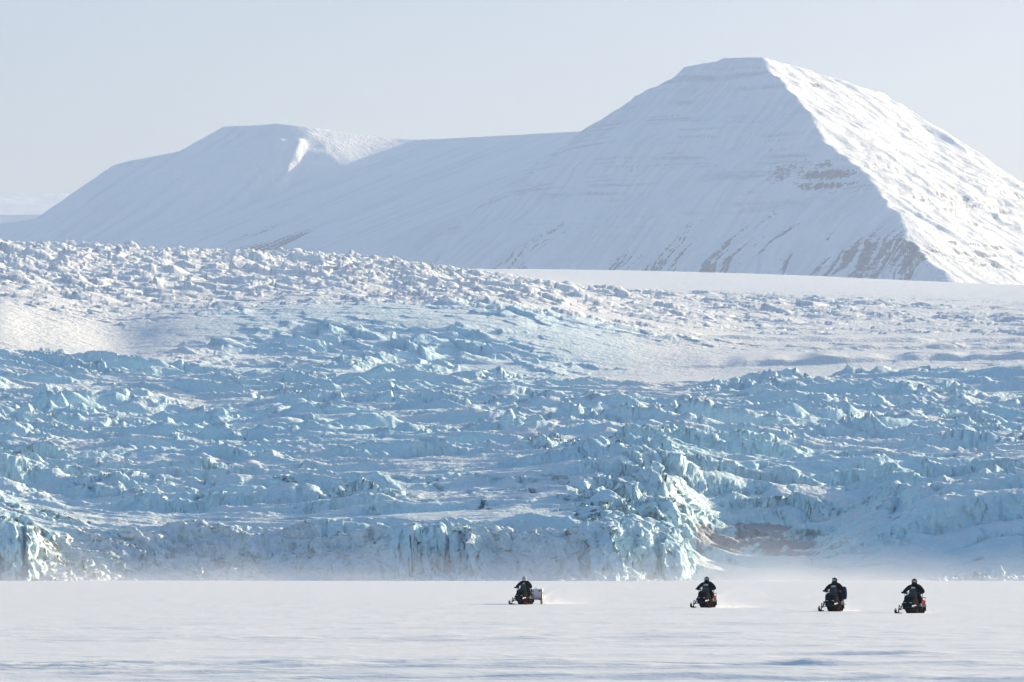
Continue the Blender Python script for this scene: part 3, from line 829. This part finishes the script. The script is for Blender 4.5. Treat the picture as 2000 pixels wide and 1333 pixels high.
    for s in (1, -1):
        rf = MB(); rf.box((-1.44, s*.305, .60), (.10, .03, .07), bev=.008); rf.build('reflector', M['lamp_red'], root)
    fl = MB(); fl.sheet([[(-1.60, y, .54) for y in (-.27, -.1, .1, .27)], [(-1.72, y, .34) for y in (-.28, -.1, .1, .28)], [(-1.76, y, .13) for y in (-.28, -.1, .1, .28)]], .008)
    fl.build('snow_flap', M['rubber'], root)
    return root

def skin_body(name, verts, edges, radii, sub=2):
    me = bpy.data.meshes.new(name); me.from_pydata([tuple(v) for v in verts], edges, [])
    o = bpy.data.objects.new(name, me); COL.objects.link(o)
    o.modifiers.new('s', 'SKIN'); me.skin_vertices[0].data[0].use_root = True
    for i, r in enumerate(radii):
        me.skin_vertices[0].data[i].radius = (r, r) if not isinstance(r, tuple) else r
    ss = o.modifiers.new('u', 'SUBSURF'); ss.levels = sub; ss.render_levels = sub
    dg = bpy.context.evaluated_depsgraph_get(); dg.update()
    new = bpy.data.meshes.new_from_object(o.evaluated_get(dg))
    o.modifiers.clear(); o.data = new; bpy.data.meshes.remove(me); new.name = name
    new.polygons.foreach_set('use_smooth', [True]*len(new.polygons))
    return o

def make_rider(suit, lean=0., turn=0., helmet='helmet', look=0., face_mask=False, label_wide=.2, label_mat='white', cam_knob=False, collar=True, elbow=0.):
    """seated rider in the snowmobile's own axes"""
    root = empty('person', (0, 0, 0))
    V = []; E = []; Rr = []
    def a(p, r, par=None):
        V.append(Vector(p)); Rr.append(r); i = len(V)-1
        if par is not None: E.append((par, i))
        return i
    dx = lean
    pel = a((-.52, 0, .94), (.185, .165))
    ab = a((-.51+dx*.2, 0, 1.07), (.185, .15), pel)
    ch = a((-.47+dx*.5, 0, 1.22), (.20, .155), ab)
    uc = a((-.43+dx*.8, 0, 1.35), (.185, .13), ch)
    nk = a((-.40+dx, 0, 1.45), .075, uc)
    hd = a((-.375+dx, 0, 1.535), .088, nk)
    tp = a((-.37+dx, 0, 1.61), .085, hd)
    for s in (1, -1):
        sh = a((-.43+dx*.8, s*.235, 1.335), .112, uc)
        el = a((-.24+dx*.4, s*(.47+elbow), 1.06 + .02*s*turn), .092, sh)
        wr = a((-.035, s*.325, 1.005), .058, el)
        pm = a((.005, s*.312, 1.022), .042, wr)
        # four fingers closed round the grip, thumb from the side of the palm
        for q, yo in enumerate((.262, .290, .318, .344)):
            ln = (.9, 1., .97, .82)[q]
            f0 = a((.052, s*yo, 1.048), .0125, pm)
            f1 = a((.074, s*yo, 1.022), .011, f0)
            f2 = a((.058*ln+.004, s*yo, .980), .010, f1)
        t0 = a((.010, s*.268, .996), .0135, pm)
        t1 = a((.042, s*.250, .984), .011, t0)
        hp = a((-.46, s*.145, .90), .135, pel)
        kn = a((-.03, s*.345, .82), .108, hp)
        an = a((-.12, s*.375, .50), .078, kn)
        hl = a((-.10, s*.38, .425), .056, an)
        to = a((.10, s*.39, .405), .046, hl)
    body = skin_body('body', V, E, Rr)
    body.parent = root
    me = body.data
    me.materials.clear()
    for m_ in (suit, M['skin'], M['boot']): me.materials.append(m_)
    for p in me.polygons:
        c = p.center
        if c.z > 1.50 and c.x > -.33+dx: p.material_index = 1
        elif (c.x > -.02 and c.z > .95): p.material_index = 2
    cl = MB()
    cl.tube([(-.395+dx + .115*math.cos(w), .125*math.sin(w), 1.435 - .015*math.cos(w)) for w in [2*math.pi*i/16 for i in range(16)]], .034, 8, closed=True)
    cl.build('collar', suit, root)
    jk = MB()   # jacket hem and bulk round the hips
    jk.loft([[( -.50+dx*.2 + rx*math.cos(w), ry*math.sin(w), z) if i == 0 else (-.49+dx*.35 + rx*math.cos(w), ry*math.sin(w), z)
              for w in [2*math.pi*j/20 for j in range(20)]] for i, (rx, ry, z) in enumerate(((.245, .30, .84), (.24, .295, .98), (.22, .285, 1.12), (.205, .285, 1.26), (.155, .235, 1.38)))])
    jk.build('jacket', suit, root, angle=70)
    for s in (1, -1):
        bt = MB(); bt.loft([sup(-.19, .05, .385, .52, 14, 2.6, s*.38), sup(-.10, .062, .378, .56, 14, 2.6, s*.38), sup(.02, .062, .378, .47, 14, 2.6, s*.385), sup(.13, .058, .378, .44, 14, 2.6, s*.39), sup(.18, .035, .385, .42, 14, 2.6, s*.392)])
        bt.tube([(-.12, s*.375, .50), (-.11, s*.365, .60)], [.075, .08], 12)
        bt.build('boot', M['boot'], root)
    # helmet
    hc = Vector((-.372+dx, 0, 1.572)); rot = Matrix.Rotation(look, 3, 'Z')
    def shell(p):
        q = p.copy()
        if q.z < 0: q = Vector((q.x*(1+.10*max(q.x, 0)), q.y*.96, q.z*1.0))
        if q.x > .30 and -.55 < q.z < .38: q.x = .30 + (q.x-.30)*.25     # face opening
        return q
    hm = MB(); hm.ball(hc, (.152, .132, .148), rot, 0, (22, 14), shell)
    hm.tube([hc + rot @ Vector((.03 + .145*math.cos(w), .112*math.sin(w), -.085 - .012*math.cos(w))) for w in [R(-100 + 200*i/12) for i in range(13)]], [.02]+[.034]*11+[.02], 8)
    hm.sheet([[hc + rot @ Vector((.10 + .10*u, y, .085 + .018*u - .25*y*y)) for y in (-.09, -.045, 0, .045, .09)] for u in (0, .5, 1)], .010)
    if cam_knob:
        hm.box(hc + Vector((.0, 0, .165)), (.06, .045, .05), bev=.01); hm.tube([hc + Vector((0, 0, .13)), hc + Vector((0, 0, .165))], .014)
    helm = hm.build('helmet', M[helmet], root, angle=50)
    gg = MB(); rows = []
    for zz in (.062, .03, -.02):
        rows.append([hc + rot @ Vector((.128 - .9*y*y - .2*(zz-.02)**2, y, zz - (.012 if abs(y) < .012 and zz < 0 else 0)*-1)) for y in (-.085, -.06, -.03, 0, .03, .06, .085)])
    gg.sheet(rows, .02); gl = gg.build('goggles', M['glass'], root, angle=60)
    sb = MB(); sb.tube([hc + rot @ Vector((.155*math.cos(w)-.005, .138*math.sin(w), .025)) for w in [R(60 + 240*i/16) for i in range(17)]], .011, 6)
    sb.build('strap', M['black'], gl)
    if face_mask:
        fm = MB(); fm.ball(hc + rot @ Vector((.068, 0, -.075)), (.072, .078, .062)); fm.build('face_mask', suit, root)
    else:
        ns = MB(); ns.ball(hc + rot @ Vector((.105, 0, -.035)), (.022, .016, .026), mi=0); ns.ball(hc + rot @ Vector((.092, 0, -.072)), (.012, .026, .008), mi=0)
        ns.build('nose', M['skin'], root)
    # reflective chest strip, a thin curved band lying on the jacket
    lb = MB(); rows = []
    for zz in (1.235, 1.31):
        rows.append([(-.49+dx*.42 + math.sqrt(max(.0, 1-(y/.30)**2))*(.226 if zz < 1.28 else .212), y, zz) for y in np.linspace(-label_wide*.72, label_wide*.28, 7)])
    lb.sheet(rows[::-1], -.012); lb.build('reflective_strip', M[label_mat], root)
    return root

def make_sled():
    root = empty('cargo_sled', (0, 0, 0))
    for s in (1, -1):
        r = MB()
        secs = []
        for x, z in ((.86, .30), (.82, .14), (.72, .04), (.58, .015), (0, .012), (-.62, .015), (-.72, .05)):
            secs.append([(x, s*.36-.045, z), (x, s*.36+.045, z), (x, s*.36+.045, z+.03), (x, s*.36-.045, z+.03)])
        r.loft(secs); r.build('runner', M['wood'], root, angle=30)
        for x in (.55, .0, -.55):
            p = MB(); p.tube([(x, s*.36, .04), (x, s*.33, .30)], .018); p.build('strut', M['dark_metal'], root)
    f = MB(); f.box((.04, 0, .315), (1.62, .84, .03), bev=.006)
    for x in (.55, 0, -.55): f.box((x, 0, .285), (.05, .72, .028), bev=.005)
    f.build('deck', M['wood'], root)
    d = MB(); d.tube([(.8, .30, .27), (1.5, .06, .32), (2.0, -.10, .36)], .018); d.tube([(.8, -.30, .27), (1.5, -.02, .32), (2.0, -.10, .36)], .018)
    d.build('drawbar', M['dark_metal'], root)
    return root

def make_box():
    """sheet-metal box, front = +X"""
    root = empty('cargo_box', (0, 0, 0))
    b = MB(); b.box((0, 0, .27), (1.16, .82, .54), bev=.012); body = b.build('box_body', M['alu'], root)
    l = MB(); l.box((0, 0, .575), (1.20, .86, .06), bev=.012); l.build('lid', M['alu'], root)
    for sx in (1, -1):
        for sy in (1, -1):
            e = MB(); e.box((sx*.575, sy*.405, .27), (.045, .045, .53), bev=.006); e.build('corner_rail', M['metal'], body)
    for y in (.25, -.25):
        for sx in (1, -1):
            q = MB(); q.box((sx*.592, y, .50), (.03, .07, .12), bev=.006); q.tube([(sx*.612, y-.025, .46), (sx*.612, y+.025, .46)], .009); q.build('latch', M['dark_metal'], root)
    h = MB(); h.tube([(.50, -.06, .60), (.50, -.05, .66), (.50, .05, .66), (.50, .06, .60)], .015); h.build('lid_handle', M['black'], root)
    for sy in (1, -1):
        g = MB(); g.tube([(-.14, sy*.41, .36), (-.14, sy*.46, .34), (.14, sy*.46, .34), (.14, sy*.41, .36)], .013); g.build('side_handle', M['black'], root)
    return root

def make_backpack():
    root = empty('backpack', (0, 0, 0))
    p = MB(); p.loft([[(x + dx, y, z) for x, y in pts] for z, dx, pts in [
        (z, dx, [(-(d/2)*abs(math.cos(w))**.7*math.copysign(1, math.cos(w)), (wd/2)*abs(math.sin(w))**.7*math.copysign(1, math.sin(w))) for w in [2*math.pi*i/18 for i in range(18)]])
        for z, dx, d, wd in ((0, 0, .16, .26), (.04, 0, .25, .38), (.22, 0, .29, .42), (.42, .01, .26, .40), (.54, .02, .20, .34), (.60, .03, .10, .22))]])
    bag = p.build('bag', M['navy'], root, angle=70)
    q = MB(); q.loft([[(-.13 + x*.5, y, z) for x, y in [(.10*math.cos(w)-.03, .14*math.sin(w)) for w in [2*math.pi*i/14 for i in range(14)]]] for z in (.06, .10, .26, .30)])
    q.build('front_pocket', M['navy'], root, angle=60)
    for s in (1, -1):
        t = MB(); t.tube([(.12, s*.11, .52), (.26, s*.13, .56), (.42, s*.14, .46), (.44, s*.15, .30), (.30, s*.18, .16), (.12, s*.17, .08)], .017, 6); t.build('shoulder_strap', M['black'], root)
    return root

def spray(loc, rz, L, Wd, Hh, dens, seed, label):
    """cloud of powder snow thrown up behind a track; a tapering closed plume"""
    mb = MB(); secs = []
    for i in range(9):
        u = i/8.
        g = math.sin(math.pi*min(1, .12+u*.98))**.5 if u < 1 else .2
        hw = Wd*(.35+.65*u**.6)*max(g, .18); hh = Hh*(.55+.6*math.sin(min(u, .6)*2.2))*max(g, .18)
        secs.append([(-u*L, hw*math.cos(w), hh*(.5+.5*math.sin(w)) - .02) for w in [2*math.pi*j/16 for j in range(16)]])
    mb.loft(secs)
    o = mb.build('snow_spray', M['black'], None)
    m, nt, nd, lk = nodes('powder snow cloud')
    out = N(nt, 'ShaderNodeOutputMaterial'); v = N(nt, 'ShaderNodeVolumePrincipled', Anisotropy=.4)
    v.inputs['Color'].default_value = (.97, .97, .97, 1)
    tc = N(nt, 'ShaderNodeTexCoord'); sx = N(nt, 'ShaderNodeSeparateXYZ'); lk.new(tc.outputs['Object'], sx.inputs[0])
    ns = N(nt, 'ShaderNodeTexNoise', Scale=2.2, Detail=4, Roughness=.6); 
    mp = N(nt, 'ShaderNodeMapping'); mp.inputs['Location'].default_value = (seed*3.7, 0, 0); lk.new(tc.outputs['Object'], mp.inputs[0]); lk.new(mp.outputs[0], ns.inputs['Vector'])
    fx = N(nt, 'ShaderNodeMapRange'); fx.inputs[1].default_value = -L; fx.inputs[2].default_value = -.1; lk.new(sx.outputs[0], fx.inputs[0])
    fz = N(nt, 'ShaderNodeMapRange'); fz.inputs[1].default_value = Hh*1.05; fz.inputs[2].default_value = 0.; lk.new(sx.outputs[2], fz.inputs[0])
    nn = N(nt, 'ShaderNodeMapRange'); nn.inputs[1].default_value = .40; nn.inputs[2].default_value = .68; lk.new(ns.outputs[0], nn.inputs[0])
    ay = math_(nt, 'ABSOLUTE', sx.outputs[1]); fy = N(nt, 'ShaderNodeMapRange'); fy.inputs[1].default_value = Wd*1.0; fy.inputs[2].default_value = Wd*.2; lk.new(ay, fy.inputs[0])
    dd = math_(nt, 'MULTIPLY', math_(nt, 'POWER', fx.outputs[0], 1.7), math_(nt, 'POWER', fz.outputs[0], 1.3))
    dd = math_(nt, 'MULTIPLY', dd, math_(nt, 'MULTIPLY', fy.outputs[0], math_(nt, 'ADD', math_(nt, 'MULTIPLY', nn.outputs[0], .9), .1)))
    lk.new(math_(nt, 'MULTIPLY', dd, dens), v.inputs['Density']); lk.new(v.outputs[0], out.inputs['Volume'])
    o.data.materials.clear(); o.data.materials.append(m)
    o.location = loc; o.rotation_euler = (0, 0, rz)
    tag(o, label, None, 'snow plumes behind the snowmobiles', 'stuff')

def drift_layer():
    """low blowing snow in front of the ice"""
    mb = MB(); secs = []
    for x in np.linspace(-125, 125, 40):
        px = x*F/1015. + CX
        hh = 6.5 + 4.5*math.exp(-((px-1500)/190.)**2) + 1.2*math.sin(x*.21)+.8*math.sin(x*.53+1)
        pts = [(x, 985, -.4), (x, 1041, -.4), (x, 1043, hh*.6), (x, 1036, hh), (x, 1022, hh*.9), (x, 1002, hh*.45)]
        secs.append(pts)
    mb.loft(secs); o = mb.build('blowing_snow', M['black'], None)
    m, nt, nd, lk = nodes('blowing snow air')
    out = N(nt, 'ShaderNodeOutputMaterial'); v = N(nt, 'ShaderNodeVolumePrincipled', Anisotropy=.0)
    v.inputs['Color'].default_value = (.96, .96, .98, 1)
    tc = N(nt, 'ShaderNodeTexCoord'); sx = N(nt, 'ShaderNodeSeparateXYZ'); lk.new(tc.outputs['Object'], sx.inputs[0])
    mp = N(nt, 'ShaderNodeMapping'); mp.inputs['Scale'].default_value = (.05, .03, .16); lk.new(tc.outputs['Object'], mp.inputs[0])
    ns = N(nt, 'ShaderNodeTexNoise', Scale=1., Detail=3, Roughness=.6); lk.new(mp.outputs[0], ns.inputs['Vector'])
    fz = math_(nt, 'POWER', 2.718, math_(nt, 'MULTIPLY', sx.outputs[2], -.28))
    nn = N(nt, 'ShaderNodeMapRange'); nn.inputs[1].default_value = .3; nn.inputs[2].default_value = .7; nn.inputs[3].default_value = .35; nn.inputs[4].default_value = 1.6; lk.new(ns.outputs[0], nn.inputs[0])
    xr = math_(nt, 'DIVIDE', math_(nt, 'SUBTRACT', sx.outputs[0], 47.), 20.)
    bx = math_(nt, 'POWER', 2.718, math_(nt, 'MULTIPLY', math_(nt, 'MULTIPLY', xr, xr), -1.))
    dd = math_(nt, 'MULTIPLY', math_(nt, 'MULTIPLY', fz, nn.outputs[0]), .0095)
    fz2 = math_(nt, 'POWER', 2.718, math_(nt, 'MULTIPLY', sx.outputs[2], -.24))
    d2 = math_(nt, 'MULTIPLY', math_(nt, 'MULTIPLY', math_(nt, 'MULTIPLY', fz2, bx), nn.outputs[0]), .011)
    lk.new(math_(nt, 'ADD', dd, d2), v.inputs['Density']); lk.new(v.outputs[0], out.inputs['Volume'])
    o.data.materials.clear(); o.data.materials.append(m)
    tag(o, 'low veil of blowing snow at the foot of the glacier', None, None, 'stuff')

def at(px, py):
    Y = H*F/(py-HY); x = (px-CX)*Y/F
    z = float(plain_h(np.array([x]), np.array([Y]))[0])
    return Vector((x, Y, z))

def build_riders():
    small_materials()
    proto = make_snowmobile()
    spots = [(1022, 1181, 13.5), (1378, 1187.5, 14), (1628, 1194.5, 12.5), (1782.5, 1198, 17)]
    labs = ['black snowmobile with red skis towing a metal cargo box on a sled',
            'black snowmobile second from the left, throwing up the biggest snow plume',
            'black snowmobile ridden by the person with the dark blue backpack',
            'black snowmobile at the far right, nearest to the viewer']
    rid = [dict(suit=M['olive'], lean=.09, helmet='helmet_white', look=R(12), label_wide=.12, cam_knob=True),
           dict(suit=M['suit'], lean=.05, look=R(8), label_wide=.34, face_mask=True, elbow=.04),
           dict(suit=M['suit'], lean=.02, look=R(-6), label_wide=.26),
           dict(suit=M['suit'], lean=-.01, look=R(16), label_wide=.20, face_mask=False, elbow=.03)]
    plab = ['person in dark olive suit and pale helmet riding in front of the cargo box',
            'person in black suit and black helmet with a long white strip across the chest',
            'person in black suit with a dark blue backpack slung at the side',
            'person in black suit and black helmet on the snowmobile at the far right']
    for i, (px, py, th) in enumerate(spots):
        p = at(px, py); rz = R(-(90+th))
        o = proto if i == 0 else copy_tree(proto)
        o.location = p; o.rotation_euler = (0, 0, rz)
        tag(o, labs[i], 'snowmobile', 'snowmobiles crossing the plain')
        r = make_rider(**rid[i])
        r.location = p; r.rotation_euler = (0, 0, rz)
        tag(r, plab[i], 'person', 'riders on the snowmobiles')
        fw = Vector((math.cos(rz), math.sin(rz), 0))
        if i == 0:
            rs = R(-(90+4)); fs = Vector((math.cos(rs), math.sin(rs), 0)); q = p - fw*1.72 - fs*2.05 + Vector((.25, 0, 0)); s = make_sled(); s.location = (q.x, q.y, p.z); s.rotation_euler = (0, 0, rs)
            tag(s, 'low towed sled on dark runners carrying the metal cargo box', 'sled')
            b = make_box(); b.location = (q.x, q.y, p.z+.332); b.rotation_euler = (0, 0, rs)
            tag(b, 'large grey aluminium cargo box with dark latches on the towed sled', 'box')
        if i == 2:
            b = make_backpack(); q = p - fw*.66 + Vector((-fw.y, fw.x, 0))*.40; b.scale = (1, .9, 1.1); b.location = (q.x, q.y, p.z+.60); b.rotation_euler = (0, 0, rz)
            tag(b, 'dark blue backpack slung low at the side of a snowmobile rider', 'backpack')
    for c in children(proto):     # the leftmost machine has red skis and no red panels
        if c.name.split('.')[0] in ('ski', 'rear_fender'):
            red = c.name.startswith('ski')
            c.data = c.data.copy(); c.data.materials.clear(); c.data.materials.append(M['red' if red else 'black'])
            if red: c['label'] = 'bright red ski'
    # powder plumes
    sp = [(0, 3.4, 5.5, 1.0, 1.15, 7.), (1, .9, 5.2, .9, 1.15, 8.), (2, 1.0, 4., .75, .8, 6.), (3, 1.1, 3.6, .7, .5, 4.)]
    sl = ['powder snow trailing behind the towed sled', 'thick powder snow plume behind the second snowmobile from the left',
          'thin powder snow plume behind the rider with the blue backpack', 'faint powder snow behind the rightmost snowmobile']
    for i, back, L, Wd, Hh, dn in sp:
        p = at(*spots[i][:2]); rz = R(-(90+spots[i][2])); fw = Vector((math.cos(rz), math.sin(rz), 0))
        q = p - fw*back; spray((q.x + (.3 if i == 0 else .1), q.y, p.z), R(-(90+50)), L, Wd, Hh, dn, i, sl[i])
    drift_layer()

# ================================================================== MAIN
SUN_AZ, SUN_EL = R(52), R(14.5)      # clockwise from the view direction (+Y)
M = {}
M['plain'] = terrain_mat('wind packed snow', .3, 2.2, xyz=(.3, .6, 1))
M['ice'] = terrain_mat('glacier ice', 1.0, 1.0, rock=(.37, .375, .40), ice=(.60, .83, .89))
M['ice_up'] = terrain_mat('snowy ice', .7, .45, ice=(.60, .83, .89))
M['rock'] = terrain_mat('snow and rock', .6, .16, rock=(.12, .14, .18), ice=(.44, .455, .50))
build_plain(); build_glacier(); build_upper(); build_peak(); build_massif()
build_riders()

# haze
def haze(name, lo, hi, dens, color):
    bm = bmesh.new(); bmesh.ops.create_cube(bm, size=1)
    for v in bm.verts:
        v.co = [lo[i] if v.co[i] < 0 else hi[i] for i in range(3)]
    me = bpy.data.meshes.new(name); bm.to_mesh(me); bm.free()
    o = bpy.data.objects.new(name, me); COL.objects.link(o)
    m, nt, nd, lk = nodes(name + ' air')
    out = N(nt, 'ShaderNodeOutputMaterial'); v = N(nt, 'ShaderNodeVolumePrincipled', Density=dens, Anisotropy=.0)
    v.inputs['Color'].default_value = (*color, 1)
    lk.new(v.outputs[0], out.inputs['Volume'])
    me.materials.append(m)
    tag(o, 'thin pale haze in the cold air', None, None, 'stuff')
    return o
HAZE = 4.2e-5
if HAZE > 0: haze('haze', (-16000, -400, -400), (16000, 17500, 1130), HAZE, (.68, .80, 1.0))

# world + sun
W = bpy.data.worlds.new('World'); SC.world = W; W.use_nodes = True
nt = W.node_tree; bg = nt.nodes['Background']
sky = nt.nodes.new('ShaderNodeTexSky'); sky.sky_type = 'NISHITA'; sky.sun_disc = False
sky.sun_elevation = SUN_EL; sky.sun_rotation = SUN_AZ
sky.altitude = 0; sky.air_density = 1.0; sky.dust_density = 2.0; sky.ozone_density = 3.0
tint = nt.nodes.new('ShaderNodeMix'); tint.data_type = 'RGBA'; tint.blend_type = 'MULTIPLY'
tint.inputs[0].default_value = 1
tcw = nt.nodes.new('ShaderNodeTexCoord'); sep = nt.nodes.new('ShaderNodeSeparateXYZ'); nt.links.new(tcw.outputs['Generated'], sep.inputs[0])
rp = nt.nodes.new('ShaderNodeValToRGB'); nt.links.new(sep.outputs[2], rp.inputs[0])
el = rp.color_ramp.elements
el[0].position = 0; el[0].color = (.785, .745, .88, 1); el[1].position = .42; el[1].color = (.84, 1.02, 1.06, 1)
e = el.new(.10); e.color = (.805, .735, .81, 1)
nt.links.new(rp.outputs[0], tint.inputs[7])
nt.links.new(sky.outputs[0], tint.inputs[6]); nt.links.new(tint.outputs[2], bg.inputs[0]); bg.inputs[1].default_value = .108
ld = bpy.data.lights.new('sun', 'SUN'); ld.energy = 4.6; ld.angle = R(.53); ld.color = (1, .815, .53)
lo = bpy.data.objects.new('sun', ld); COL.objects.link(lo)
sv = Vector((math.sin(SUN_AZ)*math.cos(SUN_EL), math.cos(SUN_AZ)*math.cos(SUN_EL), math.sin(SUN_EL)))
lo.rotation_euler = sv.to_track_quat('Z', 'Y').to_euler(); lo.location = (30, 20, 60)

cam = bpy.data.cameras.new('camera'); co = bpy.data.objects.new('camera', cam); COL.objects.link(co)
cam.sensor_width = 36; cam.lens = 36*F/2000.
cam.shift_y = (HY-666.5)/2000.; cam.shift_x = 0
cam.clip_start = .5; cam.clip_end = 60000
co.location = (0, 0, H); co.rotation_euler = (R(90), 0, 0)
SC.camera = co
SC.view_settings.view_transform = 'Standard'; SC.view_settings.look = 'None'
SC.view_settings.exposure = 0.9; SC.view_settings.gamma = 1
SC.cycles.use_denoising = True
SC.cycles.volume_bounces = 2
SC.cycles.max_bounces = 6
